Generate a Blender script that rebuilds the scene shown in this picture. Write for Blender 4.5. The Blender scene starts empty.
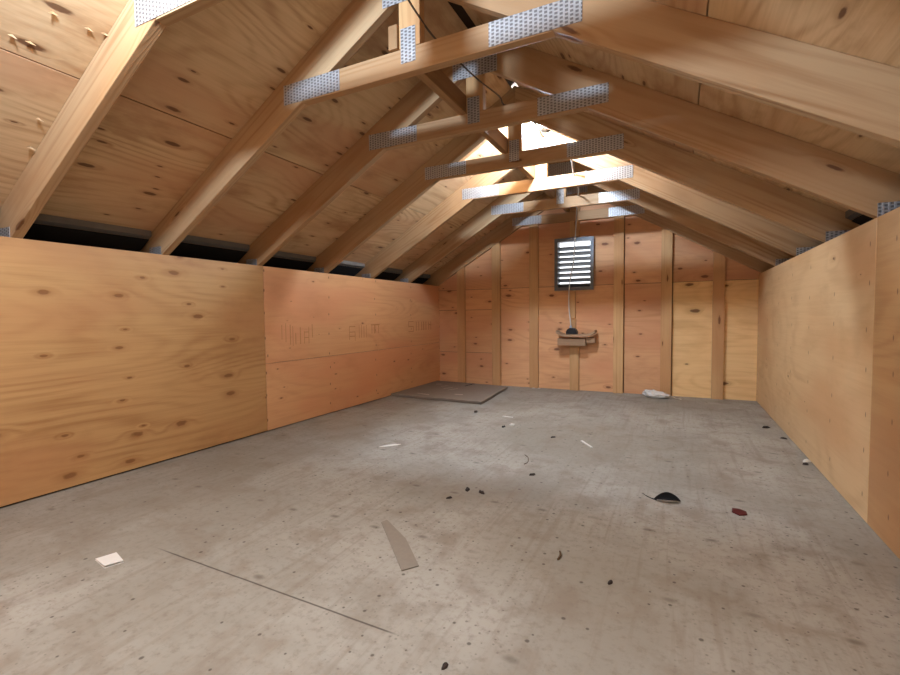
import bpy, bmesh, math, random
from mathutils import Vector, Matrix

random.seed(7)
C = bpy.context.scene.collection
sc = bpy.context.scene

# ------------------------------------------------------------------ camera
YAW, PITCH, ROLL, FPX = 0.4578, 0.0475, -0.0104, 460.85
CAM = Vector((2.4082, 0.0, 0.751))
cy_, sy_, cp_, sp_ = math.cos(YAW), math.sin(YAW), math.cos(PITCH), math.sin(PITCH)
fw = Vector((-sy_ * cp_, cy_ * cp_, -sp_))
rt = Vector((cy_, sy_, 0.0))
up = rt.cross(fw)
rr = rt * math.cos(ROLL) + up * math.sin(ROLL)
uu = -rt * math.sin(ROLL) + up * math.cos(ROLL)
cam_data = bpy.data.cameras.new('camera')
cam = bpy.data.objects.new('camera', cam_data)
C.objects.link(cam)
m = Matrix((rr, uu, -fw)).transposed().to_4x4()
m.translation = CAM
cam.matrix_world = m
cam_data.sensor_fit = 'HORIZONTAL'
cam_data.sensor_width = 36.0
cam_data.lens = FPX * 36.0 / 900.0
cam_data.clip_start = 0.02
sc.camera = cam

# ------------------------------------------------------------------ light and exposure
sc.view_settings.view_transform = 'Standard'
sc.view_settings.look = 'None'
sc.view_settings.gamma = 1.0
sc.view_settings.use_curve_mapping = False
sc.view_settings.exposure = 0.0
world = bpy.data.worlds.new('daylight')
sc.world = world
world.use_nodes = True
bg = world.node_tree.nodes['Background']
bg.inputs['Color'].default_value = (0.93, 0.96, 1.0, 1)
bg.inputs['Strength'].default_value = 2.4
BULB_STRENGTH = 1750.0
# second bare bulb of the attic, hung in the ridge just behind the photographer
lamp = bpy.data.lights.new('ridge_bulb', 'POINT')
lamp.energy = 88.0
lamp.color = (0.79, 0.98, 1.24)
lamp.shadow_soft_size = 0.045
lamp_o = bpy.data.objects.new('ridge_bulb', lamp)
lamp_o.location = (1.36, 0.37, 1.815)
C.objects.link(lamp_o)

# ------------------------------------------------------------------ dimensions
W = 3.018            # between the knee walls
CX = W / 2
HL, HR = 1.084, 1.071  # knee wall heights
YG = 4.585           # near face of the gable truss
YS = 4.623           # inner face of the gable sheathing
SL = 0.583           # roof pitch
ZL0 = 1.09           # underside of rafters above the left wall
RV = 0.172           # rafter depth measured upright
YF = -0.7            # open near end
EX = 0.62            # how far the roof runs past the walls
ANG = math.atan(SL)
TR_Y = [0.904, 1.513, 2.125, 2.752, 3.352, 3.985]

def zlow(x):
    return ZL0 + SL * min(x, W - x)
def zply(x):
    return zlow(x) + RV

# ------------------------------------------------------------------ materials
def lin(r, g, b):
    f = lambda c: (c / 255 / 12.92) if c / 255 <= 0.04045 else ((c / 255 + 0.055) / 1.055) ** 2.4
    return (f(r), f(g), f(b), 1)

lin_ = lin
WOOD = 0.75

class NT:
    def __init__(s, name):
        s.m = bpy.data.materials.new(name)
        s.m.use_nodes = True
        s.t = s.m.node_tree
        s.p = s.t.nodes['Principled BSDF']
    def n(s, kind, **kw):
        nd = s.t.nodes.new(kind)
        for k, v in kw.items():
            setattr(nd, k, v)
        return nd
    def put(s, sock, v):
        if hasattr(v, 'is_output') or isinstance(v, bpy.types.NodeSocket):
            s.t.links.new(v, sock)
        else:
            sock.default_value = v
    def math(s, op, a, b=None, c=None, clamp=False):
        nd = s.n('ShaderNodeMath', operation=op, use_clamp=clamp)
        s.put(nd.inputs[0], a)
        if b is not None: s.put(nd.inputs[1], b)
        if c is not None: s.put(nd.inputs[2], c)
        return nd.outputs[0]
    def step(s, v, a, b, lo=0.0, hi=1.0):
        nd = s.n('ShaderNodeMapRange', interpolation_type='SMOOTHSTEP')
        s.put(nd.inputs['Value'], v)
        nd.inputs['From Min'].default_value = a; nd.inputs['From Max'].default_value = b
        nd.inputs['To Min'].default_value = lo; nd.inputs['To Max'].default_value = hi
        return nd.outputs['Result']
    def noise(s, vec, scale, detail=2.0, rough=0.5, dist=0.0):
        nd = s.n('ShaderNodeTexNoise')
        s.put(nd.inputs['Vector'], vec)
        nd.inputs['Scale'].default_value = scale; nd.inputs['Detail'].default_value = detail
        nd.inputs['Roughness'].default_value = rough; nd.inputs['Distortion'].default_value = dist
        return nd.outputs['Fac']
    def comb(s, x, y, z):
        nd = s.n('ShaderNodeCombineXYZ')
        for i, v in enumerate((x, y, z)): s.put(nd.inputs[i], v)
        return nd.outputs[0]
    def scale(s, vec, xyz):
        nd = s.n('ShaderNodeVectorMath', operation='MULTIPLY')
        s.put(nd.inputs[0], vec); nd.inputs[1].default_value = xyz
        return nd.outputs[0]
    def mix(s, f, a, b, mode='MIX'):
        nd = s.n('ShaderNodeMix', data_type='RGBA', blend_type=mode)
        s.put(nd.inputs['Factor'], f); s.put(nd.inputs['A'], a); s.put(nd.inputs['B'], b)
        return nd.outputs['Result']
    def coords(s, order, rand=True):
        tc = s.n('ShaderNodeTexCoord')
        v = tc.outputs['Object']
        sp = s.n('ShaderNodeSeparateXYZ'); s.t.links.new(v, sp.inputs[0])
        ch = [sp.outputs['XYZ'.index(o)] for o in order]
        if rand:
            oi = s.n('ShaderNodeObjectInfo')
            r = oi.outputs['Random']
            s.rand = r
            ch = [s.math('MULTIPLY_ADD', r, k, c) for c, k in zip(ch, (37.3, 19.1, 11.7))]
        return ch
    def bump(s, h, strength, dist=0.002):
        b = s.n('ShaderNodeBump')
        b.inputs['Strength'].default_value = strength; b.inputs['Distance'].default_value = dist
        s.t.links.new(h, b.inputs['Height'])
        s.t.links.new(b.outputs['Normal'], s.p.inputs['Normal'])

def wood(name, light, dark, order='XYZ', ring=9.0, cross=5.0, along=0.55, knots=0.0, kscale=(2.6, 7.0), knot_col=(70, 42, 22),
         contrast=0.55, red=None, rough=0.62, swirl=1.1, kr=0.16, power=2.2, mottle=0.35, wood_k=None, nails=None):
    """Sawn or peeled wood; 'order' puts the grain axis first."""
    lin = lambda r, g, b: tuple(c * (wood_k or WOOD) for c in lin_(r, g, b)[:3]) + (1,)
    k = NT(name)
    a, b, c = k.coords(order)
    q = k.comb(a, b, c)
    base = k.noise(k.scale(q, (along, cross, cross)), 1.0, 1.6, 0.45)
    f = k.math('MULTIPLY', base, ring)
    wob = k.noise(k.scale(q, (3.0, 16.0, 16.0)), 1.0, 2.0, 0.5)
    f = k.math('MULTIPLY_ADD', wob, 0.5, f)
    if knots > 0:
        vo = k.n('ShaderNodeTexVoronoi', voronoi_dimensions='2D', feature='F1')
        k.put(vo.inputs['Vector'], k.comb(k.math('MULTIPLY', a, kscale[0]), k.math('MULTIPLY', k.math('ADD', b, c), kscale[1]), 0.0))
        vo.inputs['Scale'].default_value = 1.0
        vo.inputs['Randomness'].default_value = 0.85
        d = vo.outputs['Distance']
        sepc = k.n('ShaderNodeSeparateColor'); k.t.links.new(vo.outputs['Color'], sepc.inputs[0])
        gate = k.math('GREATER_THAN', sepc.outputs[0], 1.0 - knots)
        size = k.math('MULTIPLY_ADD', k.math('POWER', sepc.outputs[1], 2.0), 0.75, 0.35)
        dn = k.math('DIVIDE', d, size)
        pull = k.math('MULTIPLY', k.step(dn, 0.0, 0.42, 1.0, 0.0), gate)
        f = k.math('MULTIPLY_ADD', pull, swirl, f)
        wobk = k.math('MULTIPLY_ADD', k.math('SUBTRACT', k.noise(k.scale(q, (22.0, 40.0, 40.0)), 1.0, 2.0, 0.6), 0.45), 0.13, dn)
        kn = k.math('MULTIPLY', k.step(wobk, kr * 0.55, kr, 1.0, 0.0), gate)
        halo = k.math('MULTIPLY', k.step(dn, kr * 0.6, kr * 2.4, 1.0, 0.0), gate)
    s = k.math('SINE', k.math('MULTIPLY', f, 6.2832))
    rings = k.math('POWER', k.math('MULTIPLY_ADD', s, 0.5, 0.5), power)
    fine = k.noise(k.scale(q, (5.0, 170.0, 170.0)), 1.0, 2.0, 0.6)
    streak = k.noise(k.scale(q, (1.6, 46.0, 46.0)), 1.0, 3.0, 0.65)
    strength = k.step(k.noise(k.scale(q, (1.5, 4.0, 4.0)), 1.0, 2.0, 0.5), 0.35, 0.68, 0.35, 1.3)
    fac = k.math('MULTIPLY_ADD', k.math('SUBTRACT', fine, 0.5), 0.45, k.math('MULTIPLY', k.math('MULTIPLY', rings, contrast), strength))
    fac = k.math('MULTIPLY_ADD', k.math('SUBTRACT', streak, 0.45), 0.9, fac, clamp=True)
    col = k.mix(fac, lin(*light), lin(*dark))
    big = k.noise(k.scale(q, (0.9, 2.6, 2.6)), 1.0, 2.0, 0.5)
    if red:
        col = k.mix(k.step(big, 0.42, 0.66, 0.0, 0.75), col, lin(*red))
    blot = k.noise(k.scale(q, (2.2, 5.0, 5.0)), 1.0, 5.0, 0.62)
    col = k.mix(k.step(blot, 0.50, 0.74, 0.0, mottle), col, lin(*dark))
    vary = k.math('MULTIPLY_ADD', k.rand, 0.16, 0.92)
    col = k.mix(1.0, col, k.comb(vary, vary, vary), 'MULTIPLY')
    if knots > 0:
        kl = tuple((l + 2 * d_) / 3 for l, d_ in zip(light, dark))
        col = k.mix(k.math('MULTIPLY', halo, 0.45), col, lin(*dark))
        col = k.mix(k.math('MULTIPLY', kn, 0.85), col, lin(*knot_col))
        h = k.math('MULTIPLY_ADD', kn, -2.0, fac)
    else:
        h = fac
    if nails:
        # nail heads in upright rows over the studs, in the panel's own y and z
        _, py, pz = k.coords('XYZ', rand=False)
        cu = k.math('DIVIDE', py, nails); ci = k.math('ROUND', cu)
        cv = k.math('DIVIDE', pz, 0.145); cj = k.math('ROUND', cv)
        j1 = k.noise(k.comb(ci, cj, 0.3), 3.7, 0.0); j2 = k.noise(k.comb(cj, ci, 4.3), 5.1, 0.0)
        ny = k.math('MULTIPLY_ADD', k.math('SUBTRACT', j1, 0.5), 0.05, k.math('MULTIPLY', k.math('SUBTRACT', cu, ci), nails))
        nz = k.math('MULTIPLY_ADD', k.math('SUBTRACT', j2, 0.5), 0.12, k.math('MULTIPLY', k.math('SUBTRACT', cv, cj), 0.145))
        nz = k.math('MULTIPLY', nz, 0.5)
        nr_ = k.math('SQRT', k.math('ADD', k.math('MULTIPLY', ny, ny), k.math('MULTIPLY', nz, nz)))
        col = k.mix(k.step(nr_, 0.0025, 0.0065, 0.8, 0.0), col, lin(112, 74, 42))
    k.t.links.new(col, k.p.inputs['Base Color'])
    k.p.inputs['Roughness'].default_value = rough
    k.p.inputs['Specular IOR Level'].default_value = 0.35
    k.bump(h, 0.22, 0.0015)
    return k.m

def plain(name, rgb, rough=0.6, metal=0.0, var=0.12, nscale=30.0, spec=0.4):
    k = NT(name)
    a, b, c = k.coords('XYZ')
    n = k.noise(k.comb(a, b, c), nscale, 3.0, 0.6)
    v = k.math('MULTIPLY_ADD', n, var * 2, 1.0 - var)
    k.t.links.new(k.mix(1.0, lin(*rgb), k.comb(v, v, v), 'MULTIPLY'), k.p.inputs['Base Color'])
    k.p.inputs['Roughness'].default_value = rough
    k.p.inputs['Metallic'].default_value = metal
    k.p.inputs['Specular IOR Level'].default_value = spec
    k.bump(n, 0.1, 0.001)
    return k.m

M = {}
M['framing'] = wood('framing_lumber', (226, 190, 144), (186, 138, 92), 'XYZ', wood_k=0.62, ring=16, cross=7, along=0.22, knots=0.14, kscale=(1.8, 8.0),
                    knot_col=(120, 74, 42), contrast=0.6, red=(212, 162, 110), kr=0.11, swirl=1.6)
M['framing_z'] = wood('stud_lumber', (220, 176, 122), (184, 134, 84), 'ZXY', wood_k=0.84, ring=14, cross=7, along=0.22, knots=0.12, kscale=(1.8, 8.0),
                      knot_col=(112, 66, 36), contrast=0.4, red=(204, 150, 98), kr=0.12)
M['framing_y'] = wood('brace_lumber', (206, 160, 110), (164, 112, 66), 'YXZ', wood_k=0.62, ring=14, cross=7, along=0.25, knots=0.12, kscale=(2.2, 9.0),
                      contrast=0.45, kr=0.13)
M['roof'] = wood('roof_sheathing_veneer', (222, 190, 146), (170, 126, 84), 'YXZ', ring=30, cross=2.2, along=0.5, knots=0.5, kscale=(3.6, 12.5),
                 knot_col=(100, 62, 38), contrast=0.42, red=(206, 158, 118), kr=0.16, swirl=1.0, power=2.4, mottle=0.75, wood_k=0.86)
M['ply_left'] = wood('left_wall_veneer', (222, 172, 112), (174, 116, 64), 'YZX', ring=34, cross=1.9, along=0.35, knots=0.55, kscale=(3.4, 8.5),
                     knot_col=(150, 98, 56), contrast=0.36, red=(210, 150, 98), rough=0.5, kr=0.13, swirl=1.3, power=1.6)
M['ply_left_far'] = wood('left_wall_far_veneer', (222, 168, 118), (190, 130, 82), 'YZX', wood_k=0.98, nails=0.61, ring=26, cross=2.0, along=0.4, knots=0.3, kscale=(3.6, 9),
                         knot_col=(112, 64, 34), contrast=0.24, red=(216, 148, 104), rough=0.40, kr=0.06, power=3.0)
M['ply_right'] = wood('right_wall_veneer', (232, 196, 146), (204, 160, 110), 'YZX', wood_k=0.92, nails=0.406, mottle=0.6, ring=9, cross=1.6, along=0.8, knots=0.25, kscale=(2.5, 6.5),
                      knot_col=(100, 60, 32), contrast=0.36, red=(216, 166, 116), rough=0.5, kr=0.05)
M['ply_right_near'] = wood('right_wall_near_veneer', (216, 170, 116), (186, 134, 84), 'YZX', wood_k=0.80, nails=0.406, ring=22, cross=2.2, along=0.5, knots=0.2, kscale=(2.5, 6.5),
                           contrast=0.34, red=(202, 148, 98), rough=0.5, kr=0.05)
M['ply_gable'] = wood('gable_veneer', (222, 170, 122), (186, 130, 86), 'XZY', wood_k=0.93, ring=22, cross=2.4, along=0.6, knots=0.5, kscale=(4.0, 9.0),
                      knot_col=(108, 60, 36), contrast=0.32, red=(208, 146, 104), kr=0.15, swirl=1.4, power=3.0)
M['ply_gable_pale'] = wood('gable_pale_veneer', (234, 194, 136), (200, 150, 94), 'XZY', wood_k=0.95, ring=18, cross=2.2, along=0.5, knots=0.4, kscale=(3.4, 8.0),
                           knot_col=(102, 62, 32), contrast=0.34, kr=0.16, swirl=1.4, power=3.0)
M['ply_edge_dark'] = plain('weathered_sheathing_back', (70, 52, 36), 0.9)
M['scrap'] = wood('scrap_board', (196, 160, 124), (158, 118, 84), 'XYZ', ring=7, cross=14, along=0.6, contrast=0.5)
M['baffle'] = plain('dark_eave_baffle', (112, 108, 102), 0.8, var=0.2, nscale=14)
M['baffle_dark'] = plain('black_eave_shade', (34, 32, 31), 0.95, var=0.2, nscale=14)  # black colour paints in the darkness of the unlit eave
M['soffit'] = plain('eave_closure_board', (52, 42, 34), 0.95)
M['galv'] = plain('galvanized_steel', (176, 184, 196), 0.35, 0.85, 0.12, 60)
M['vent_metal'] = plain('grey_vent_metal', (98, 100, 103), 0.5, 0.5, 0.15, 40)
M['black'] = plain('black_plastic', (24, 24, 26), 0.45)
M['cord'] = plain('white_cord_jacket', (206, 204, 198), 0.5, 0, 0.05)
M['cord_dark'] = plain('brown_cord_jacket', (92, 76, 62), 0.55, 0, 0.1)
M['paper'] = plain('white_paper', (226, 222, 212), 0.8, 0, 0.06, 80)
M['plastic_bag'] = plain('thin_white_plastic', (224, 219, 210), 0.4, 0, 0.10, 45)
M['cardboard'] = plain('grey_brown_cardboard', (134, 121, 107), 0.9, 0, 0.10, 18)
M['scuff'] = plain('pale_scuff', (196, 182, 164), 0.9, 0, 0.1, 40)
M['chip'] = plain('dark_debris', (52, 42, 36), 0.9, 0, 0.3, 90)
M['strip_dark'] = plain('black_felt_face', (20, 16, 14), 0.75, 0, 0.2, 60)
M['strip_pale'] = plain('pale_felt_back', (186, 178, 164), 0.8, 0, 0.1, 60)
M['red'] = plain('dark_red_plastic', (84, 18, 20), 0.5, 0, 0.2, 90)
M['grey_strip'] = plain('grey_shim_wood', (140, 130, 116), 0.9, 0, 0.12, 60)
M['twig'] = plain('brown_twig', (94, 72, 50), 0.9)
M['ink'] = plain('faded_brown_ink', (184, 128, 82), 0.75, 0, 0.2, 120)
M['socket'] = plain('grey_socket_shell', (70, 66, 62), 0.5)

def plate_mat():
    k = NT('toothed_plate_steel')
    a, b, c = k.coords('XZY', rand=False)
    u = k.math('DIVIDE', a, 0.0165)
    col_i = k.math('FLOOR', u)
    odd = k.math('MULTIPLY', k.math('MODULO', k.math('ABSOLUTE', col_i), 2.0), 0.5)
    v = k.math('ADD', k.math('DIVIDE', b, 0.0125), odd)
    fu = k.math('ABSOLUTE', k.math('SUBTRACT', k.math('FRACT', u), 0.5))
    fv = k.math('ABSOLUTE', k.math('SUBTRACT', k.math('FRACT', v), 0.5))
    slot = k.math('MULTIPLY', k.step(fu, 0.24, 0.34, 1.0, 0.0), k.step(fv, 0.22, 0.34, 1.0, 0.0))
    n = k.noise(k.comb(a, b, c), 70.0, 2.0, 0.6)
    base = k.mix(n, lin(158, 158, 158), lin(212, 210, 208))
    col = k.mix(k.math('MULTIPLY', slot, 0.72), base, lin(84, 76, 72))
    k.t.links.new(col, k.p.inputs['Base Color'])
    k.p.inputs['Metallic'].default_value = 0.45
    k.p.inputs['Roughness'].default_value = 0.42
    k.bump(k.math('MULTIPLY', slot, -1.0), 0.6, 0.002)
    return k.m
M['plate'] = plate_mat()

def floor_mat():
    k = NT('dusty_grey_plywood_floor')
    lin = lambda r, g, b: tuple(c * 0.69 for c in lin_(r, g, b)[:3]) + (1,)
    tc = k.n('ShaderNodeTexCoord'); P = tc.outputs['Object']
    sp = k.n('ShaderNodeSeparateXYZ'); k.t.links.new(P, sp.inputs[0])
    x, y = sp.outputs[0], sp.outputs[1]
    big = k.noise(P, 1.3, 4.0, 0.6, 0.4)
    mid = k.noise(P, 5.5, 5.0, 0.65, 0.3)
    fin = k.noise(P, 42.0, 4.0, 0.7)
    grain = k.noise(k.scale(P, (36.0, 2.2, 1.0)), 1.0, 3.0, 0.6, 0.6)
    col = k.mix(k.step(big, 0.36, 0.66), lin(176, 168, 152), lin(200, 194, 180))
    col = k.mix(k.step(mid, 0.46, 0.70, 0.0, 0.75), col, lin(162, 148, 130))
    col = k.mix(k.step(fin, 0.46, 0.74, 0.0, 0.6), col, lin(150, 138, 122))
    col = k.mix(k.step(grain, 0.50, 0.72, 0.0, 0.42), col, lin(158, 144, 126))
    # brown tint mid floor, painted shade on top of the cast shadow band
    dx = k.math('MULTIPLY', k.math('SUBTRACT', x, 1.62), 0.9)
    dy = k.math('MULTIPLY', k.math('SUBTRACT', y, 1.82), 2.2)
    r = k.math('SQRT', k.math('ADD', k.math('MULTIPLY', dx, dx), k.math('MULTIPLY', dy, dy)))
    r = k.math('MULTIPLY_ADD', k.math('SUBTRACT', mid, 0.5), 0.7, r)
    col = k.mix(k.step(r, 0.1, 0.75, 0.26, 0.0), col, lin(126, 108, 92))
    # small dark specks
    vo = k.n('ShaderNodeTexVoronoi', voronoi_dimensions='2D'); k.put(vo.inputs['Vector'], P)
    vo.inputs['Scale'].default_value = 17.0
    sc1 = k.n('ShaderNodeSeparateColor'); k.t.links.new(vo.outputs['Color'], sc1.inputs[0])
    g = k.math('GREATER_THAN', sc1.outputs[0], 0.72)
    sz = k.math('MULTIPLY_ADD', sc1.outputs[1], 0.09, 0.02)
    dn = k.math('DIVIDE', k.math('MULTIPLY_ADD', k.math('SUBTRACT', fin, 0.5), 0.10, vo.outputs['Distance']), sz)
    spk = k.math('MULTIPLY', k.step(dn, 0.5, 1.2, 0.75, 0.0), g)
    col = k.mix(spk, col, lin(86, 74, 62))
    vo2 = k.n('ShaderNodeTexVoronoi', voronoi_dimensions='2D'); k.put(vo2.inputs['Vector'], P)
    vo2.inputs['Scale'].default_value = 48.0
    sc2 = k.n('ShaderNodeSeparateColor'); k.t.links.new(vo2.outputs['Color'], sc2.inputs[0])
    g2 = k.math('MULTIPLY', k.math('GREATER_THAN', sc2.outputs[0], 0.70), k.step(big, 0.35, 0.6))
    d2 = k.math('DIVIDE', vo2.outputs['Distance'], k.math('MULTIPLY_ADD', sc2.outputs[1], 0.14, 0.05))
    col = k.mix(k.math('MULTIPLY', k.step(d2, 0.5, 1.2, 0.6, 0.0), g2), col, lin(112, 98, 84))
    # rows of nail heads over the joists, each in a smudge
    rows = k.math('DIVIDE', k.math('SUBTRACT', y, 0.92), 0.406)
    ri = k.math('ROUND', rows)
    ry = k.math('MULTIPLY', k.math('SUBTRACT', rows, ri), 0.406)
    cols = k.math('ADD', k.math('DIVIDE', x, 0.19), k.math('MULTIPLY', ri, 0.37))
    ci = k.math('ROUND', cols)
    rx = k.math('MULTIPLY', k.math('SUBTRACT', cols, ci), 0.19)
    jit = k.math('SUBTRACT', k.noise(k.comb(ci, ri, 0.0), 3.7, 0.0), 0.5)
    ry = k.math('MULTIPLY_ADD', jit, 0.10, ry)
    rx = k.math('MULTIPLY', rx, 0.55)
    nd = k.math('SQRT', k.math('ADD', k.math('MULTIPLY', rx, rx), k.math('MULTIPLY', ry, ry)))
    keep = k.step(k.noise(k.comb(ci, ri, 5.0), 2.3, 0.0), 0.44, 0.56, 0.0, 1.0)
    nd = k.math('MULTIPLY_ADD', k.math('SUBTRACT', fin, 0.5), 0.012, nd)
    col = k.mix(k.math('MULTIPLY', k.step(nd, 0.002, 0.016, 0.6, 0.0), keep), col, lin(104, 92, 78))
    # butt seam between sheets
    w_ = k.math('MULTIPLY_ADD', k.math('SUBTRACT', mid, 0.5), 0.004, k.math('MULTIPLY_ADD', x, 0.012, y))
    ds = k.math('ABSOLUTE', k.math('SUBTRACT', w_, 0.908))
    on = k.math('MULTIPLY', k.step(x, 0.85, 1.0), k.step(x, 1.78, 1.84, 1.0, 0.0))
    col = k.mix(k.math('MULTIPLY', k.step(ds, 0.0012, 0.004, 0.8, 0.0), on), col, lin(78, 66, 54))
    # lengthwise sheet edge, dirtier against the left wall
    ex = k.math('MULTIPLY_ADD', k.math('SUBTRACT', big, 0.5), 0.05, x)
    col = k.mix(k.math('MULTIPLY', k.step(ex, 0.58, 0.66, 0.30, 0.0), k.step(y, 2.2, 2.9, 1.0, 0.0)), col, lin(150, 138, 120))
    k.t.links.new(col, k.p.inputs['Base Color'])
    k.p.inputs['Roughness'].default_value = 0.72
    k.p.inputs['Specular IOR Level'].default_value = 0.3
    k.bump(k.math('ADD', fin, k.math('MULTIPLY', spk, -1.0)), 0.12, 0.002)
    return k.m
M['floor'] = floor_mat()

def bulb_mat():
    k = NT('lit_bulb_glass')
    k.p.inputs['Base Color'].default_value = (1, 1, 1, 1)
    k.p.inputs['Emission Color'].default_value = (0.79, 0.98, 1.24, 1)
    k.p.inputs['Emission Strength'].default_value = BULB_STRENGTH
    return k.m
M['bulb'] = bulb_mat()

# ------------------------------------------------------------------ mesh helpers
def link(name, bm, mat, parent=None, loc=None, rot=None, smooth=False, bevel=0.0):
    """one mesh object; vertices in bm are local to loc/rot"""
    if bevel:
        bmesh.ops.bevel(bm, geom=[e for e in bm.edges], offset=bevel, segments=2, affect='EDGES', profile=0.6)
    bmesh.ops.recalc_face_normals(bm, faces=bm.faces)
    me = bpy.data.meshes.new(name)
    bm.to_mesh(me); bm.free()
    mats = mat if isinstance(mat, (list, tuple)) else [mat]
    for mm in mats: me.materials.append(mm)
    if smooth:
        for p in me.polygons: p.use_smooth = True
    o = bpy.data.objects.new(name, me)
    C.objects.link(o)
    if loc is not None: o.location = loc
    if rot is not None: o.rotation_euler = rot
    if parent: o.parent = parent
    return o

def box(bm, x0, x1, y0, y1, z0, z1):
    vs = [bm.verts.new((x, y, z)) for z in (z0, z1) for y in (y0, y1) for x in (x0, x1)]
    for f in ((0, 2, 3, 1), (4, 5, 7, 6), (0, 1, 5, 4), (2, 6, 7, 3), (0, 4, 6, 2), (1, 3, 7, 5)):
        bm.faces.new([vs[i] for i in f])
    return bm

def prism_xz(bm, pts, y0, y1):
    """polygon in XZ pushed along Y"""
    a = [bm.verts.new((x, y0, z)) for x, z in pts]
    b = [bm.verts.new((x, y1, z)) for x, z in pts]
    bm.faces.new(a); bm.faces.new(b[::-1])
    n = len(pts)
    for i in range(n):
        bm.faces.new((a[i], b[i], b[(i + 1) % n], a[(i + 1) % n]))
    return bm

def prism_xy(bm, pts, z0, z1):
    a = [bm.verts.new((x, y, z0)) for x, y in pts]
    b = [bm.verts.new((x, y, z1)) for x, y in pts]
    bm.faces.new(a[::-1]); bm.faces.new(b)
    n = len(pts)
    for i in range(n):
        bm.faces.new((a[i], a[(i + 1) % n], b[(i + 1) % n], b[i]))
    return bm

def tube(bm, pts, r, seg=8, sub=4):
    P = [Vector(p) for p in pts]
    path = []
    for i in range(len(P) - 1):
        p0, p1, p2, p3 = P[max(i - 1, 0)], P[i], P[i + 1], P[min(i + 2, len(P) - 1)]
        for j in range(sub):
            t = j / sub
            path.append(0.5 * ((2 * p1) + (p2 - p0) * t + (2 * p0 - 5 * p1 + 4 * p2 - p3) * t * t + (3 * p1 - p0 - 3 * p2 + p3) * t ** 3))
    path.append(P[-1])
    rings = []
    ref = Vector((0.3, 0.2, 1)).normalized()
    for i, p in enumerate(path):
        d = (path[min(i + 1, len(path) - 1)] - path[max(i - 1, 0)]).normalized()
        u = d.cross(ref)
        if u.length < 1e-3: u = d.cross(Vector((1, 0, 0)))
        u.normalize(); v = d.cross(u)
        rad = r(i / (len(path) - 1)) if callable(r) else r
        rings.append([bm.verts.new(p + (u * math.cos(a) + v * math.sin(a)) * rad) for a in (2 * math.pi * s / seg for s in range(seg))])
    for r0, r1 in zip(rings, rings[1:]):
        for s in range(seg):
            bm.faces.new((r0[s], r0[(s + 1) % seg], r1[(s + 1) % seg], r1[s]))
    bm.faces.new(rings[0][::-1]); bm.faces.new(rings[-1])
    return bm

def lathe(bm, prof, seg=20, axis='x'):
    """profile (along axis, radius)"""
    rings = []
    for t, r in prof:
        rings.append([bm.verts.new((t, r * math.cos(2 * math.pi * s / seg), r * math.sin(2 * math.pi * s / seg))) for s in range(seg)])
    for r0, r1 in zip(rings, rings[1:]):
        for s in range(seg):
            bm.faces.new((r0[s], r0[(s + 1) % seg], r1[(s + 1) % seg], r1[s]))
    bm.faces.new(rings[0][::-1]); bm.faces.new(rings[-1])
    return bm

def clip(poly, a, b, c):
    """keep a*x + b*z <= c"""
    out = []
    for i in range(len(poly)):
        p, q = poly[i], poly[(i + 1) % len(poly)]
        dp, dq = a * p[0] + b * p[1] - c, a * q[0] + b * q[1] - c
        if dp <= 0: out.append(p)
        if (dp < 0 < dq) or (dq < 0 < dp):
            t = dp / (dp - dq)
            out.append((p[0] + (q[0] - p[0]) * t, p[1] + (q[1] - p[1]) * t))
    return out

def under_roof(poly, drop=0.0):
    top = ZL0 + RV - drop
    poly = clip(poly, -SL, 1, top)
    return clip(poly, SL, 1, top + SL * W)

def empty(name, loc=(0, 0, 0)):
    o = bpy.data.objects.new(name, None)
    o.empty_display_size = 0.1
    C.objects.link(o); o.location = loc
    return o

def tag(o, label, cat, group=None):
    o['label'] = label; o['category'] = cat
    if group: o['group'] = group
    return o

def structure(o):
    o['kind'] = 'structure'
    return o

def localize(bm, loc):
    bmesh.ops.translate(bm, verts=bm.verts, vec=-Vector(loc))
    return bm

# ------------------------------------------------------------------ setting: floor, knee walls, gable, roof
bm = box(bmesh.new(), -EX, W + EX, YF, 4.75, -0.03, 0.0)
structure(link('floor', bm, M['floor']))

def panel(parent, b, mat, bevel=0.0012):
    """plywood sheet of box bounds b under a setting empty"""
    c = Vector(((b[0] + b[1]) / 2, (b[2] + b[3]) / 2, (b[4] + b[5]) / 2))
    bm = box(bmesh.new(), *b); localize(bm, c)
    o = link('plywood_panel', bm, mat, parent, c, bevel=bevel)
    return o

T = 0.012
wl = structure(empty('wall_left'))
panel(wl, (-T, 0, YF, 2.158, 0.008, HL), M['ply_left'])
pf = panel(wl, (-T, 0, 2.1615, YS - 0.001, 0.007, 0.447), M['ply_left_far'])
pu = panel(wl, (-T, 0, 2.1615, YS - 0.001, 0.4495, HL), M['ply_left_far'])
wr = structure(empty('wall_right'))
panel(wr, (W, W + T, YF, 2.0735, 0.003, HR), M['ply_right_near'])
panel(wr, (W, W + T, 2.0765, YS - 0.001, 0.003, HR), M['ply_right'])
# plates and studs the panels are nailed to, hidden behind them
for nm, x0 in (('wall_left', -T - 0.039), ('wall_right', W + T + 0.001)):
    par = wl if nm == 'wall_left' else wr
    bm = box(bmesh.new(), x0, x0 + 0.038, YF, YS - 0.002, 0.001, 1.03)
    link('backing_frame', bm, M['ply_edge_dark'], par)

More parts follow.
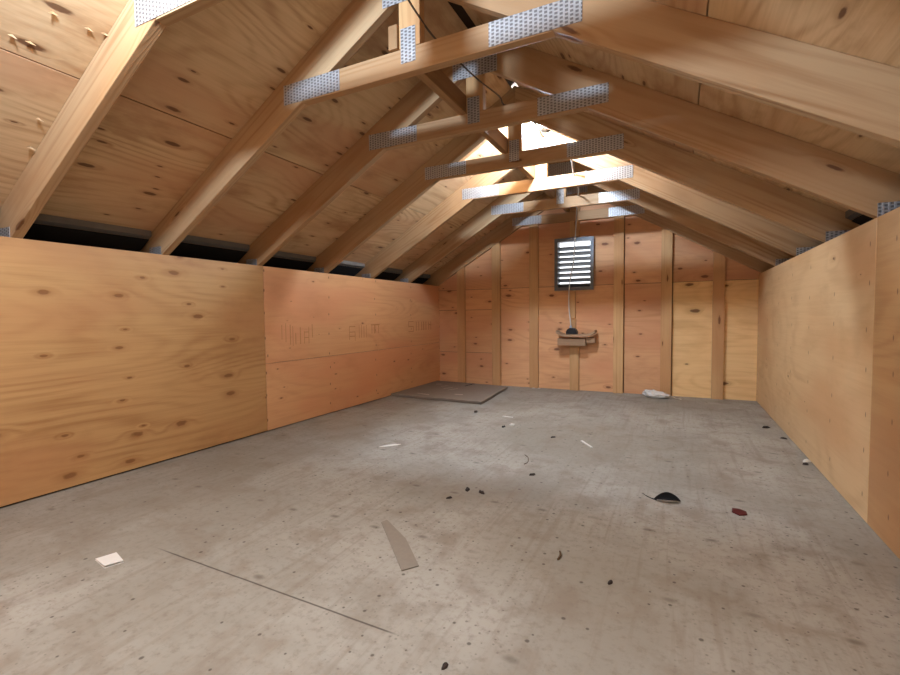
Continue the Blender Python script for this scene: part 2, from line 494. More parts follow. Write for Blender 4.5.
# gable wall: sheathing panels with the vent opening left in it, and the cladding behind
VX0, VX1, VZ0, VZ1 = 1.335, 1.678, 1.0, 1.474
wb = structure(empty('wall_back'))
def gable_panel(polys, mat, y0=YS, y1=YS + T, name='plywood_panel'):
    bm = bmesh.new()
    cs = [p for poly in polys for p in poly]
    c = Vector((sum(p[0] for p in cs) / len(cs), y0, sum(p[1] for p in cs) / len(cs)))
    for poly in polys:
        poly = under_roof(poly, 0.002)
        if len(poly) > 2: prism_xz(bm, poly, y0, y1)
    localize(bm, c)
    return link(name, bm, mat, wb, c)
R_ = lambda x0, x1, z0, z1: [(x0, z0), (x1, z0), (x1, z1), (x0, z1)]
def ring_(x0, x1, z0, z1):
    """rectangle minus the vent opening"""
    out = []
    for a, b in ((x0, min(x1, VX0)), (max(x0, VX0), min(x1, VX1)), (max(x0, VX1), x1)):
        if b <= a: continue
        if a >= VX0 - 1e-6 and b <= VX1 + 1e-6:
            if z0 < VZ0: out.append(R_(a, b, z0, min(z1, VZ0)))
            if z1 > VZ1: out.append(R_(a, b, max(z0, VZ1), z1))
        else:
            out.append(R_(a, b, z0, z1))
    return out
SEAM = 1.03
gable_panel([R_(-EX, 0.733, 0, 0.343)], M['ply_gable'])
gable_panel([R_(-EX, 0.733, 0.347, 0.808)], M['ply_gable'])
gable_panel([R_(-EX, 0.733, 0.812, SEAM - 0.002)], M['ply_gable'])
gable_panel([R_(-EX, 0.733, SEAM + 0.002, 2.4)], M['ply_gable'])
gable_panel(ring_(0.737, 1.957, 0, SEAM - 0.002), M['ply_gable'])
gable_panel(ring_(0.737, 1.957, SEAM + 0.002, 2.4), M['ply_gable'])
gable_panel([R_(1.963, 2.366, 0, SEAM - 0.002)], M['ply_gable'])
gable_panel([R_(1.963, 2.366, SEAM + 0.002, 2.4)], M['ply_gable'])
gable_panel([R_(2.372, W + EX, 0, SEAM - 0.002)], M['ply_gable_pale'])
gable_panel([R_(2.372, W + EX, SEAM + 0.002, 2.4)], M['ply_gable'])
gable_panel(ring_(-EX, W + EX, 0, 2.4), M['ply_edge_dark'], YS + T + 0.002, YS + T + 0.022, 'cladding')

# roof deck: sheets with seams, ridge slot left open under the cap
ceil = structure(empty('ceiling'))
def roof_sheet(x0, x1, y0, y1, mat, name='plywood_panel', lift=0.0, th=T, side=0):
    """sheet on the left slope (x below the ridge) or mirrored on the right one"""
    zt = ZL0 + RV + 0.0005 + lift
    c = Vector(((x0 + x1) / 2, (y0 + y1) / 2, 0))
    mir = side == 1
    c.z = zt + SL * c.x
    hw = (x1 - x0) / 2 / math.cos(ANG)
    bm = box(bmesh.new(), -hw, hw, (y0 - y1) / 2, (y1 - y0) / 2, 0, th)
    if mir: c.x = W - c.x
    return link(name, bm, mat, ceil, c, (0, ANG if mir else -ANG, 0), bevel=0.0008 if name == 'plywood_panel' else 0)
G = 0.0022
for side in (0, 1):
    cuts = [YF, 0.923 if side == 0 else 1.70, 3.40 if side == 0 else 4.10, 4.66]
    for a, b in zip(cuts, cuts[1:]):
        roof_sheet(0.545 + G, CX - 0.022, a + G, b - G, M['roof'], side=side)
    cuts = [YF, 2.28 if side == 0 else 0.48, 4.66 if side == 0 else 2.90, 4.66]
    for a, b in zip(cuts, cuts[1:]):
        if b - a > 0.1: roof_sheet(-EX, 0.545 - G, a + G, b - G, M['roof'], side=side)
    roof_sheet(-EX - 0.02, CX, YF, 4.68, M['ply_edge_dark'], 'roofing', T + 0.016, 0.01, side=side)
# closed eaves outside the knee walls
for nm, x0 in (('wall_eave_left', -EX - 0.03), ('wall_eave_right', W + EX + 0.005)):
    structure(link(nm, box(bmesh.new(), x0, x0 + 0.025, YF, 4.66, -0.03, ZL0 + RV - SL * EX), M['soffit']))
# near gable behind the photographer, its low opening added for fill daylight
bm = bmesh.new()
for a, b, z0, z1 in ((-EX, 1.90, 0.001, 2.4), (1.90, 3.0, 0.80, 2.4), (3.0, W + EX, 0.001, 2.4)):
    prism_xz(bm, under_roof(R_(a, b, z0, z1), 0.002), YF - 0.02, YF - 0.002)
structure(link('wall_front', bm, M['ply_gable']))

# ------------------------------------------------------------------ roof trusses
TH = 0.038
def rafter(parent, right, y0=0.0, xe=-0.5):
    pts = [(xe, ZL0 + SL * xe), (CX - 0.0005, ZL0 + SL * CX), (CX - 0.0005, ZL0 + SL * CX + RV), (xe, ZL0 + SL * xe + RV)]
    o0 = ((xe + CX) / 2, ZL0 + SL * (xe + CX) / 2 + RV / 2)
    ca, sa = math.cos(ANG), math.sin(ANG)
    loc = []
    for x, z in pts:
        dx, dz = x - o0[0], z - o0[1]
        loc.append((dx * ca + dz * sa, -dx * sa + dz * ca))
    if right:
        loc = [(-x, z) for x, z in loc]
        ox = W - o0[0]
    else:
        ox = o0[0]
    bm = prism_xz(bmesh.new(), loc, 0, TH)
    return link('rafter', bm, M['framing'], parent, (ox - CX, y0, o0[1]), (0, ANG if right else -ANG, 0), bevel=0.003)

def flat_plate(parent, x0, x1, z0, z1, y=-0.0022, rot=0.0, name='connector_plate', mat='plate'):
    c = ((x0 + x1) / 2, y, (z0 + z1) / 2)
    bm = box(bmesh.new(), -(x1 - x0) / 2, (x1 - x0) / 2, 0, 0.0016, -(z1 - z0) / 2, (z1 - z0) / 2)
    return link(name, bm, M[mat], parent, (c[0] - CX, y, c[2]), (0, rot, 0))

def beam_xz(parent, name, pts, mat, y0=0.0, y1=TH, bevel=0.003):
    c = (sum(p[0] for p in pts) / len(pts), sum(p[1] for p in pts) / len(pts))
    bm = prism_xz(bmesh.new(), [(x - c[0], z - c[1]) for x, z in pts], y0, y1)
    return link(name, bm, mat, parent, (c[0] - CX, 0, c[1]), bevel=bevel)

def collar(parent):
    z0, z1 = 1.657, 1.746
    g = 0.0015
    x0, x1 = (z0 - ZL0) / SL + g, (z1 - ZL0) / SL + g
    return beam_xz(parent, 'collar_tie', [(x0, z0), (W - x0, z0), (W - x1, z1), (x1, z1)], M['framing'])

def truss_plates(t):
    flat_plate(t, 0.878, 1.180, 1.662, 1.744)
    flat_plate(t, 1.822, 2.133, 1.662, 1.744)
    flat_plate(t, 1.392, 1.626, 1.915, 2.035)
    flat_plate(t, 1.471, 1.534, 1.692, 1.818)
    for s in (0, 1):
        a, b = (-0.11, -0.0145) if s == 0 else (W + 0.0145, W + 0.11)
        flat_plate(t, a, b, 1.045, 1.128)

def make_truss():
    t = empty('roof_truss', (CX, 0, 0))
    rafter(t, False); rafter(t, True)
    collar(t)
    xa, xb = CX - 0.046, CX + 0.043
    beam_xz(t, 'king_post', [(xa, 1.7475), (xb, 1.7475), (xb, ZL0 + SL * (W - xb) - 0.002), (CX, ZL0 + SL * CX - 0.002), (xa, ZL0 + SL * xa - 0.002)], M['framing_z'])
    truss_plates(t)
    return t

def copy_thing(src, loc):
    r = src.copy(); C.objects.link(r); r.location = loc
    for k in ('label', 'category', 'group'):
        if k in r: del r[k]
    for ch in src.children:
        c = ch.copy(); C.objects.link(c); c.parent = r
    return r

labels = [
    'nearest roof truss, its left rafter beside the broad bare roof plywood',
    'second nearest roof truss, bright timber with a loose brown cord across its short center post',
    'third nearest roof truss, with the brown cord dipping over its tie',
    'fourth nearest roof truss, dark timber outlined by the lit bulb just behind its center post',
    'fifth nearest roof truss, brightly lit just beyond the bare bulb',
    'roof truss second from the gable wall, lit tie crossing above the louver vent',
]
first = make_truss()
for i, y in enumerate(TR_Y):
    t = first if i == 0 else copy_thing(first, (CX, y, 0))
    t.location = (CX, y, 0)
    tag(t, labels[i], 'roof truss', 'wooden roof trusses')

# gable truss with flat studs
gt = empty('gable_truss', (CX, YG, 0))
rafter(gt, False); rafter(gt, True)
collar(gt)
flat_plate(gt, 0.878, 1.180, 1.662, 1.744)
flat_plate(gt, 1.822, 2.133, 1.662, 1.744)
flat_plate(gt, 1.392, 1.626, 1.915, 2.035)
beam_xz(gt, 'king_post', [(CX - 0.044, 1.7475), (CX + 0.044, 1.7475), (CX + 0.044, 1.94), (CX, 1.967), (CX - 0.044, 1.94)], M['framing_z'])
def stud(x, z0, z1=None, w=0.089):
    a, b = x - w / 2, x + w / 2
    if z1 is None:
        pts = [(a, z0), (b, z0), (b, min(zlow(b), 1.655) - 0.002), (a, min(zlow(a), 1.655) - 0.002)]
    else:
        pts = [(a, z0), (b, z0), (b, z1), (a, z1)]
    beam_xz(gt, 'stud', pts, M['framing_z'])
for i in range(7):
    x = 0.283 + 0.4075 * i
    if i == 3:
        stud(x, 0.001, 0.555); stud(1.492, 0.56, 0.70, 0.056); stud(1.485, 0.712, 0.976, 0.06); stud(x, 1.502, 1.655)
    else:
        stud(x, 0.001)
tag(gt, 'gable end truss with flat upright studs against the back plywood wall', 'roof truss')

# lengthwise ridge brace on top of the collar ties, left of the king posts
bm = box(bmesh.new(), -0.019, 0.019, 0, 4.583 - 1.50, 0, 0.088)
br = link('ridge_brace', bm, M['framing_y'], None, (1.4425, 1.50, 1.7475), bevel=0.003)
tag(br, 'long board on edge lying across the truss ties beside the center posts', 'board')

# ------------------------------------------------------------------ eave baffles between the trusses, above the knee walls
BAY = [(0.30, 0.904)] + list(zip(TR_Y, TR_Y[1:] + [YG]))
names_bay = ['before the nearest truss', 'between first and second nearest trusses', 'between second and third nearest trusses', 'between third and fourth nearest trusses',
             'between fourth and fifth nearest trusses', 'second bay from gable', 'beside the gable wall']
for side in (0, 1):
    for i, (a, b) in enumerate(BAY):
        y0, y1 = a + TH + 0.006, b - 0.006
        jit = random.uniform(-0.012, 0.012)
        xi, xo = -0.095 + jit, -0.44
        t = empty('eave_baffle', (0, 0, 0))
        def sheet(x0, x1, dz0, dz1, th):
            pts = [(x0, ZL0 + RV + SL * x0 - dz0), (x1, ZL0 + RV + SL * x1 - dz1), (x1, ZL0 + RV + SL * x1 - dz1 - th), (x0, ZL0 + RV + SL * x0 - dz0 - th)]
            if side: pts = [(W - x, z) for x, z in pts]
            return prism_xz(bmesh.new(), pts, y0, y1)
        link('baffle_sheet', sheet(xi - 0.0015, xo, 0.03, 0.05, 0.004), M['baffle_dark'], t)
        pts = [(xi, -0.0015), (xi, -0.030), (xi + 0.022, -0.030), (xi + 0.022, -0.0015)]
        pp = [(x, ZL0 + RV + SL * min(x, 9) + d) for x, d in pts]
        if side: pp = [(W - x, z) for x, z in pp]
        link('baffle_lip', prism_xz(bmesh.new(), pp, y0, y1), M['baffle'], t)
        tag(t, 'dark grey eave baffle over the %s wall, %s' % ('stamped' if side == 0 else 'unstamped pale', names_bay[i]), 'baffle', 'eave vent baffles')

# ------------------------------------------------------------------ louver vent in the gable
v = empty('louver_vent', ((VX0 + VX1) / 2, YG, VZ0))
ox, oz = (VX0 + VX1) / 2, VZ0
bm = bmesh.new()
fx0, fx1, fz0, fz1 = 1.318 - ox, 1.692 - ox, 0.984 - oz, 1.490 - oz
b_ = 0.032
box(bm, fx0, fx1, -0.028, -0.020, fz0, fz0 + b_); box(bm, fx0, fx1, -0.028, -0.020, fz1 - b_, fz1)
box(bm, fx0, fx0 + b_, -0.028, -0.020, fz0 + b_, fz1 - b_); box(bm, fx1 - b_, fx1, -0.028, -0.020, fz0 + b_, fz1 - b_)
# sleeve through the wall
ix0, ix1, iz0, iz1 = VX0 + 0.006 - ox, VX1 - 0.006 - ox, VZ0 + 0.006 - oz, VZ1 - 0.006 - oz
yb = YS + 0.05 - YG
box(bm, ix0, ix0 + 0.004, -0.020, yb, iz0, iz1); box(bm, ix1 - 0.004, ix1, -0.020, yb, iz0, iz1)
box(bm, ix0 + 0.004, ix1 - 0.004, -0.020, yb, iz0, iz0 + 0.004); box(bm, ix0 + 0.004, ix1 - 0.004, -0.020, yb, iz1 - 0.004, iz1)
link('vent_frame', bm, M['vent_metal'], v)
NS = 8
pitch = (iz1 - iz0 - 0.05) / NS
for i in range(NS):
    z = iz0 + 0.036 + pitch * (i + 0.5) - pitch * 0.35
    bm = bmesh.new()
    y0, y1 = 0.004, 0.044
    dz = 0.031
    pts = [(y0, z), (y1, z - dz), (y1, z - dz - 0.002), (y0 - 0.001, z - 0.012), (y0 - 0.004, z - 0.012), (y0 - 0.004, z)]
    a = [bm.verts.new((ix0 + 0.005, p, q)) for p, q in pts]
    b = [bm.verts.new((ix1 - 0.005, p, q)) for p, q in pts]
    bm.faces.new(a); bm.faces.new(b[::-1])
    for j in range(len(pts)):
        bm.faces.new((a[j], b[j], b[(j + 1) % len(pts)], a[(j + 1) % len(pts)]))
    link('louver_blade', bm, M['vent_metal'], v)
tag(v, 'grey metal louver vent with bright daylight slits high in the gable wall', 'vent')

# ------------------------------------------------------------------ scrap shelf with black outlet box under the vent
sh = empty('scrap_shelf', (1.53, YG, 0.45))
bm = bmesh.new()
n = 14
top = []
for i in range(n + 1):
    t = i / n
    x = -0.175 + 0.365 * t
    sag = 0.105 + 0.040 * (2 * t - 1) ** 4 + 0.005 * t
    top.append((x, sag))
prism_xz(bm, top + [(x, z - 0.022) for x, z in reversed(top)], -0.13, -0.002)
link('curved_board', bm, M['scrap'], sh)
link('support_block', localize(box(bmesh.new(), -0.165, 0.10, -0.10, -0.002, 0.0, 0.068), (0, 0, 0)), M['scrap'], sh, bevel=0.003)
link('support_block', localize(box(bmesh.new(), 0.102, 0.185, -0.08, -0.002, 0.028, 0.078), (0, 0, 0)), M['scrap'], sh, bevel=0.003)
tag(sh, 'small sagging shelf of scrap wood nailed to the middle gable stud', 'shelf')

jb = empty('outlet_box', (1.497, YG - 0.062, 0.5612))
bm = bmesh.new()
prof = [(-0.052, 0), (0.052, 0), (0.052, 0.022), (0.04, 0.045), (0.018, 0.058), (-0.02, 0.058), (-0.04, 0.045), (-0.052, 0.022)]
prism_xz(bm, prof, -0.035, 0.035)
link('box_body', bm, M['black'], jb, bevel=0.004)
link('cord_clamp', lathe(bmesh.new(), [(0, 0.012), (0.012, 0.012), (0.022, 0.008)], 12), M['galv'], jb, (-0.012, 0, 0.0585), (0, -math.pi / 2, 0))
tag(jb, 'rounded black electrical box sitting on the scrap wood shelf', 'electrical box')

# ------------------------------------------------------------------ bare bulb and its cords
BP = Vector((1.565, 2.95, 1.937))
lampt = empty('bare_bulb', BP)
prof = [(-0.042, 0.004), (-0.040, 0.014), (-0.032, 0.025), (-0.018, 0.031), (-0.002, 0.030), (0.016, 0.023), (0.030, 0.015), (0.040, 0.0135)]
link('glass_bulb', lathe(bmesh.new(), prof, 18), M['bulb'], lampt, smooth=True)
prof = [(0.041, 0.0145), (0.060, 0.0155), (0.062, 0.022), (0.098, 0.024), (0.106, 0.018), (0.124, 0.010)]
link('lamp_socket', lathe(bmesh.new(), prof, 18), M['socket'], lampt, smooth=False)
lampt.rotation_euler = (0, 0.10, 0.0)
tag(lampt, 'glowing bare bulb in a grey socket hanging in the ridge between trusses', 'light bulb')

sockend = BP + Vector((0.125, 0, -0.013))
def at(px, py, y):
    """point seen at a photograph pixel, at building depth y"""
    d = fw + rr * ((px - 450) / FPX) - uu * ((py - 337.5) / FPX)
    return CAM + d * ((y - CAM.y) / d.y)
bm = tube(bmesh.new(), [at(395, -24, 1.30), at(408.5, 0, 1.44), at(418, 15, 1.500), at(433, 36, 1.62), at(457, 60, 1.80), at(478, 79.5, 2.00), at(499, 96, 2.095),
                        Vector((1.655, 2.13, 1.753)), Vector((1.69, 2.20, 1.754)), Vector((1.70, 2.45, 1.80)), Vector((1.69, 2.772, 1.80)), Vector((1.70, 2.98, 1.93)), sockend + Vector((0.001, 0.0, 0.004))], 0.0036)
tag(link('power_cord', bm, M['cord_dark'], smooth=True), 'thin brown cord strung loosely from the ridge across the truss ties to the bulb', 'cord')
bm = tube(bmesh.new(), [sockend + Vector((0.0015, 0.002, -0.004)), at(562, 133, 3.06), at(566, 142, 3.08), at(571, 158, 3.16), at(573.3, 172, 3.325), at(576, 184, 3.42), at(578.5, 190, 3.82), at(577, 205, 4.20),
                        at(576, 225, 4.47), at(575, 240, 4.53), at(573.5, 262, 4.546), at(569.5, 285, 4.548), at(568.8, 305, 4.54), at(570.5, 322, 4.53), Vector((1.4855, 4.523, 0.642))], 0.0052)
tag(link('power_cord', bm, M['cord'], smooth=True), 'white cord dropping from the bulb past the louver vent to the black box', 'cord')

# ------------------------------------------------------------------ stamped ink on the upper far left panel
def stamp(glyphs):
    """thin ink strokes on the wall face: (y0, y1, z0, z1)"""
    bm = bmesh.new()
    for y0, y1, z0, z1 in glyphs:
        box(bm, 0.0, 0.0005, y0, y1, z0, z1)
    return bm
def put_stamp(gl):
    bm = stamp(gl)
    c = pu.location
    bmesh.ops.translate(bm, verts=bm.verts, vec=-Vector((0, c.y, c.z)))
    o = link('ink_stamp', bm, M['ink'], pu, (T / 2 + 0.0001, 0, 0))
    o['label'] = 'faded stamped lettering'
put_stamp([(2.30, 2.306, .60, .70), (2.335, 2.341, .58, .71), (2.375, 2.383, .56, .70), (2.40, 2.406, .55, .69), (2.425, 2.433, .56, .64), (2.47, 2.478, .56, .68),
           (2.51, 2.56, .60, .606), (2.51, 2.516, .56, .65), (2.555, 2.561, .56, .68), (2.51, 2.56, .64, .646), (2.59, 2.598, .60, .70)])
put_stamp([(3.02, 3.10, .664, .672), (3.02, 3.026, .56, .672), (3.02, 3.10, .62, .627), (3.02, 3.10, .585, .592), (3.094, 3.10, .55, .62), (3.15, 3.156, .57, .68), (3.18, 3.187, .57, .68),
           (3.215, 3.222, .57, .67), (3.25, 3.256, .57, .68), (3.32, 3.45, .672, .682), (3.37, 3.385, .60, .675), (3.43, 3.438, .60, .68), (3.33, 3.337, .60, .67)])
put_stamp([(3.95, 4.05, .69, .698), (3.95, 4.05, .64, .648), (3.95, 4.05, .59, .598), (3.95, 3.958, .64, .698), (4.042, 4.05, .59, .648), (4.10, 4.11, .60, .69), (4.15, 4.16, .60, .69),
           (4.21, 4.225, .60, .69), (4.25, 4.27, .60, .69), (4.30, 4.315, .60, .69), (4.36, 4.42, .65, .66), (4.36, 4.37, .60, .69), (4.41, 4.42, .60, .69)])

# ------------------------------------------------------------------ things on the floor
def wobble(pts, a):
    return [(x + random.uniform(-a, a), y + random.uniform(-a, a)) for x, y in pts]

# flattened cardboard
cb = empty('cardboard_sheet', (0.5, 3.95, 0.0))
def q(x, y): return (x - 0.5, y - 3.95)
outline = [q(0.012, 3.60), q(0.20, 3.585), q(0.50, 3.562), q(0.56, 3.575), q(0.75, 3.56), q(0.945, 3.553), q(0.93, 3.80), q(0.905, 4.05), q(0.89, 4.25), q(0.875, 4.43), q(0.62, 4.47),
           q(0.36, 4.50), q(0.015, 4.53), q(0.014, 4.1)]
link('lower_sheet', prism_xy(bmesh.new(), [(x * 0.985, y * 0.985 + 0.006) for x, y in outline], 0.001, 0.010), M['cardboard'], cb)
link('upper_sheet', prism_xy(bmesh.new(), outline, 0.016, 0.027), M['cardboard'], cb)
for x, y, l, w, a in ((0.30, 3.70, 0.16, 0.012, -0.25), (0.36, 4.10, 0.14, 0.006, 1.2), (0.44, 4.05, 0.14, 0.006, 1.2), (0.27, 4.20, 0.10, 0.006, 1.2), (0.62, 3.80, 0.08, 0.02, 0.2), (0.15, 4.3, 0.06, 0.02, 0.5)):
    ca, sa = math.cos(a), math.sin(a)
    pts = [(-l / 2, -w / 3), (l / 2, -w / 2), (l / 2.2, w / 2), (-l / 2.3, w / 2)]
    bm = prism_xy(bmesh.new(), [(x - 0.5 + p * ca - s * sa, y - 3.95 + p * sa + s * ca) for p, s in pts], 0.0272, 0.0278)
    link('scuff_mark', bm, M['scuff'], cb)
bm = bmesh.new()
prism_xy(bm, [q(0.455, 4.28), q(0.475, 4.28), q(0.50, 4.47), q(0.47, 4.47)], 0.0272, 0.0279)
link('torn_slit', bm, M['chip'], cb)
tag(cb, 'flattened grey brown cardboard lying in the back corner of the floor', 'cardboard')

# crumpled white bag by the gable
bm = bmesh.new()
bmesh.ops.create_icosphere(bm, subdivisions=3, radius=1.0)
rng = random.Random(3)
for vv in bm.verts:
    p = vv.co
    k = 1 + rng.uniform(-0.20, 0.20)
    x = p.x * 0.105 * k; y = p.y * 0.06 * k
    z = max(0.0, (p.z * 0.5 + 0.42)) * 0.075 * k * (1.15 - 0.6 * (p.x * 0.5 + 0.5))
    vv.co = Vector((x, y, max(0.001, z + (0.001 if z > 0 else 0))))
bg_o = empty('plastic_bag', (2.25, 4.47, 0.0))
link('bag_body', bm, M['plastic_bag'], bg_o)
bm = bmesh.new()
pts = [(0.07, 0.02, 0.055), (0.11, 0.0, 0.035), (0.16, -0.01, 0.014), (0.20, -0.02, 0.004)]
L = [bm.verts.new((x, y - 0.025, z)) for x, y, z in pts]; Rr = [bm.verts.new((x, y + 0.025, max(z - 0.012, 0.002))) for x, y, z in pts]
for i in range(3): bm.faces.new((L[i], L[i + 1], Rr[i + 1], Rr[i]))
bmesh.ops.solidify(bm, geom=bm.faces[:], thickness=0.001)
link('loose_flap', bm, M['plastic_bag'], bg_o)
tag(bg_o, 'crumpled white plastic bag on the floor against the gable studs', 'bag')

# curled black strip
cs = empty('curled_strip', (2.372, 2.005, 0.0))
cs.scale = (0.74, 0.7, 0.62)
bm = bmesh.new()
n = 16
rows = []
prof = [(-0.030, 0.002), (-0.038, 0.010), (-0.040, 0.019), (-0.038, 0.0205), (-0.028, 0.012), (-0.008, 0.006), (0.010, 0.014), (0.022, 0.030), (0.030, 0.046)]
for py, pz in prof:
    row = []
    for i in range(n + 1):
        t = i / n
        w = math.sin(math.pi * t) ** 0.8
        row.append(bm.verts.new((-0.055 + 0.135 * t, 0.012 * (t - 0.5) + py * w, 0.0025 + (pz - 0.002) * w + 0.007 * t * t)))
    rows.append(row)
for j in range(len(prof) - 1):
    for i in range(n):
        f = bm.faces.new((rows[j][i], rows[j][i + 1], rows[j + 1][i + 1], rows[j + 1][i]))
        f.material_index = 1 if j < 3 and i > 1 else 0
bmesh.ops.solidify(bm, geom=bm.faces[:], thickness=0.0014)
link('strip_body', bm, [M['strip_dark'], M['strip_pale']], cs)
bm = tube(bmesh.new(), [(-0.054, -0.006, 0.0035), (-0.085, 0.018, 0.0045), (-0.115, 0.05, 0.009)], lambda t: 0.003 * (1 - 0.6 * t), 6)
link('strip_tail', bm, M['strip_dark'], cs)
tag(cs, 'curled black strip of felt with a pale edge and thin tail on the floor', 'scrap')

def flat_scrap(name, pts, mat, label, cat, th=0.002, z=0.0005, group=None):
    cx = sum(p[0] for p in pts) / len(pts); cyy = sum(p[1] for p in pts) / len(pts)
    bm = prism_xy(bmesh.new(), [(x - cx, y - cyy) for x, y in pts], z, z + th)
    o = link(name, bm, M[mat], None, (cx, cyy, 0))
    return tag(o, label, cat, group)

# folded square of white paper near the left foreground
pp = empty('paper_square', (0.836, 0.783, 0))
sq = [(0.789, 0.766), (0.868, 0.752), (0.886, 0.797), (0.800, 0.822)]
loc = [(x - 0.836, y - 0.783) for x, y in sq]
link('bottom_leaf', prism_xy(bmesh.new(), loc, 0.0005, 0.0016), M['paper'], pp)
bm = bmesh.new()
zz = [0.005, 0.007, 0.006, 0.002]
a = [bm.verts.new((x * 0.98, y * 0.98, z)) for (x, y), z in zip(loc, zz)]
b = [bm.verts.new((x * 0.98, y * 0.98, z + 0.0008)) for (x, y), z in zip(loc, zz)]
bm.faces.new(a[::-1]); bm.faces.new(b)
for i in range(4): bm.faces.new((a[i], a[(i + 1) % 4], b[(i + 1) % 4], b[i]))
link('top_leaf', bm, M['paper'], pp)
tag(pp, 'small folded square of white paper on the foreground floor', 'paper')

flat_scrap('paper_shred', [(0.878, 2.165), (0.905, 2.180), (0.955, 2.235), (0.965, 2.262), (0.930, 2.250), (0.893, 2.205)], 'paper', 'torn white paper shred on the floor between left wall and cardboard', 'paper')
flat_scrap('red_scrap', [(2.602, 1.992), (2.624, 1.968), (2.650, 1.985), (2.650, 2.012), (2.630, 2.030), (2.606, 2.028)], 'red', 'dark red scrap on the floor near the right wall', 'scrap', 0.004)
flat_scrap('wood_shim', [(1.460, 1.385), (1.452, 1.36), (1.690, 1.120), (1.722, 1.165), (1.60, 1.29)], 'grey_strip', 'thin grey wedge shaped shim lying flat mid floor', 'shim', 0.0035)
flat_scrap('white_stick', [(1.905, 2.755), (1.915, 2.765), (1.990, 2.650), (1.980, 2.645)], 'paper', 'thin white stick on the floor behind the curled black strip', 'stick', 0.004)
flat_scrap('white_scrap', [(1.392, 2.965), (1.418, 2.968), (1.422, 2.995), (1.396, 2.998)], 'paper', 'white crumb on the floor in front of the cardboard beside a dark chip', 'scrap', 0.006)
flat_scrap('white_scrap', [(1.255, 3.20), (1.335, 3.19), (1.338, 3.205), (1.27, 3.215)], 'paper', 'pale flat sliver on the floor off the corner of the cardboard', 'scrap', 0.003)

# twig and hair-thin thread
bm = tube(bmesh.new(), [(2.085, 1.425, 0.004), (2.092, 1.40, 0.005), (2.090, 1.375, 0.004)], 0.003, 6)
tag(link('twig', bm, M['twig']), 'short brown twig standing apart on the open floor right of the shim', 'twig')
bm = tube(bmesh.new(), [(1.685, 2.36, 0.0022), (1.715, 2.32, 0.0022), (1.735, 2.25, 0.0022), (1.728, 2.21, 0.0022)], 0.0018, 6)
tag(link('thread', bm, M['twig']), 'thin curved brown thread on the floor behind the dark shaded patch', 'thread')

# dark chips
def chip(x, y, r, label, seed, mat='chip', asp=1.6):
    rg = random.Random(seed)
    bm = bmesh.new()
    n = 8
    a0 = rg.uniform(0, 3.1)
    pts = []
    for i in range(n):
        t = 2 * math.pi * i / n
        k = r * rg.uniform(0.7, 1.2)
        px, py = k * asp * math.cos(t), k * math.sin(t) / 1.2
        pts.append((px * math.cos(a0) - py * math.sin(a0), px * math.sin(a0) + py * math.cos(a0)))
    lo = [bm.verts.new((px, py, 0.0005)) for px, py in pts]
    hi = [bm.verts.new((px * 0.7, py * 0.7, r * rg.uniform(0.35, 0.8))) for px, py in pts]
    bm.faces.new(lo[::-1]); bm.faces.new(hi)
    for i in range(n): bm.faces.new((lo[i], lo[(i + 1) % n], hi[(i + 1) % n], hi[i]))
    o = link('debris_chip', bm, M[mat], None, (x, y, 0))
    tag(o, label, 'debris', 'dark chips of debris on the floor')
chip(2.935, 3.563, 0.017, 'dark chip on the floor nearest the gable along the right wall', 1)
chip(2.985, 3.295, 0.011, 'small dark chip on the floor by the right wall, next before the white scrap', 2)
chip(2.985, 2.775, 0.012, 'dark chip touching the white crumb at the foot of the right wall', 3)
chip(1.574, 1.669, 0.010, 'nearest of three dark chips in the brown shaded patch mid floor', 4)
chip(1.608, 1.781, 0.012, 'farthest of three dark chips in the brown shaded patch mid floor', 5)
chip(1.675, 1.775, 0.013, 'one of three dark chips in the shaded patch, the one toward the curled strip', 6)
chip(1.809, 2.078, 0.014, 'dark chip between the thread and the curled black strip', 7)
chip(1.735, 2.773, 0.011, 'flat dark chip on the floor beside the white stick', 8)
chip(1.371, 2.903, 0.014, 'dark chip on the floor just before the white crumb', 9)
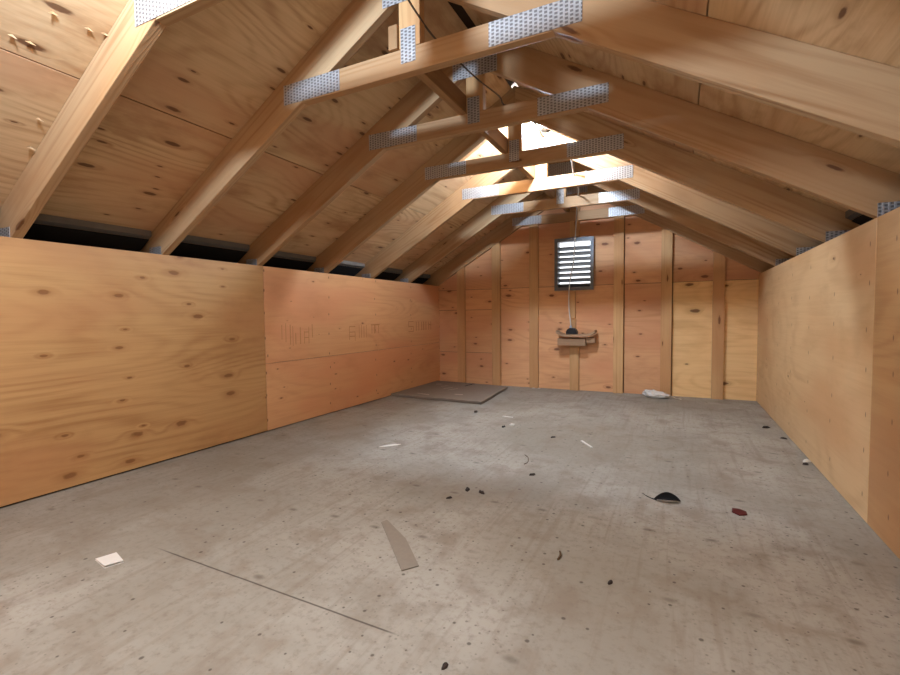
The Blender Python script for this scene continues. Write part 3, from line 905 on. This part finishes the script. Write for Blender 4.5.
chip(1.014, 3.273, 0.018, 'dark chip on the floor off the front corner of the cardboard', 10)
chip(2.249, 1.319, 0.008, 'small dark chip on the floor past the brown twig', 11)
chip(1.97, 0.845, 0.008, 'dark chip in the nearest foreground floor', 12)
chip(3.0, 2.835, 0.018, 'white crumb of debris at the foot of the right wall', 13, 'paper')
for (x, l, s) in ((1.10, 'whitish crumb against the gable wall, toward the cardboard', 14), (1.16, 'whitish crumb against the gable wall, toward the shelf stud', 15)):
    chip(x, 4.565, 0.012, l, s, 'scuff')

# splinters torn out of the near roof sheet by roofing nails
nr = [o for o in ceil.children if o.name.startswith('plywood_panel')]
def roof_pt(px, py):
    d = fw + rr * ((px - 450) / FPX) - uu * ((py - 337.5) / FPX)
    n = Vector((-SL, 0, 1)); d0 = ZL0 + RV
    t = (d0 - CAM.dot(n)) / d.dot(n)
    return CAM + d * t
nail_panel = min(nr, key=lambda o: (o.location - Vector((0.95, 0.2, 1.8))).length)
for i, (px, py) in enumerate([(12, 35), (30, 42), (88, 28), (104, 33), (38, 118), (30, 147), (52, 12)]):
    p = roof_pt(px, py)
    bm = bmesh.new()
    nrm = Vector((SL, 0, -1)).normalized()
    for k in range(3):
        a = random.uniform(-0.5, 0.5)
        dirv = Vector((0.1, math.cos(a + (3.14 if k == 1 else 0)), 0.1 * math.sin(a))).normalized()
        tip = p + dirv * random.uniform(0.008, 0.018) + nrm * random.uniform(0.004, 0.014)
        side = dirv.cross(nrm).normalized() * 0.003
        vs = [bm.verts.new(p + side), bm.verts.new(p - side), bm.verts.new(p + nrm * 0.008), bm.verts.new(tip)]
        for f in ((0, 1, 2), (0, 2, 3), (1, 3, 2), (0, 3, 1)): bm.faces.new([vs[j] for j in f])
    o = link('splinter', bm, M['framing'], None)
    best = min(nr, key=lambda s: 0 if (s.location.x < CX and abs((p.x - s.location.x)) < s.dimensions.x / 2 + 0.3 and abs(p.y - s.location.y) < s.dimensions.y / 2) else 1)
    bpy.context.view_layer.update()
    o.parent = best
    o.matrix_parent_inverse = best.matrix_world.inverted()
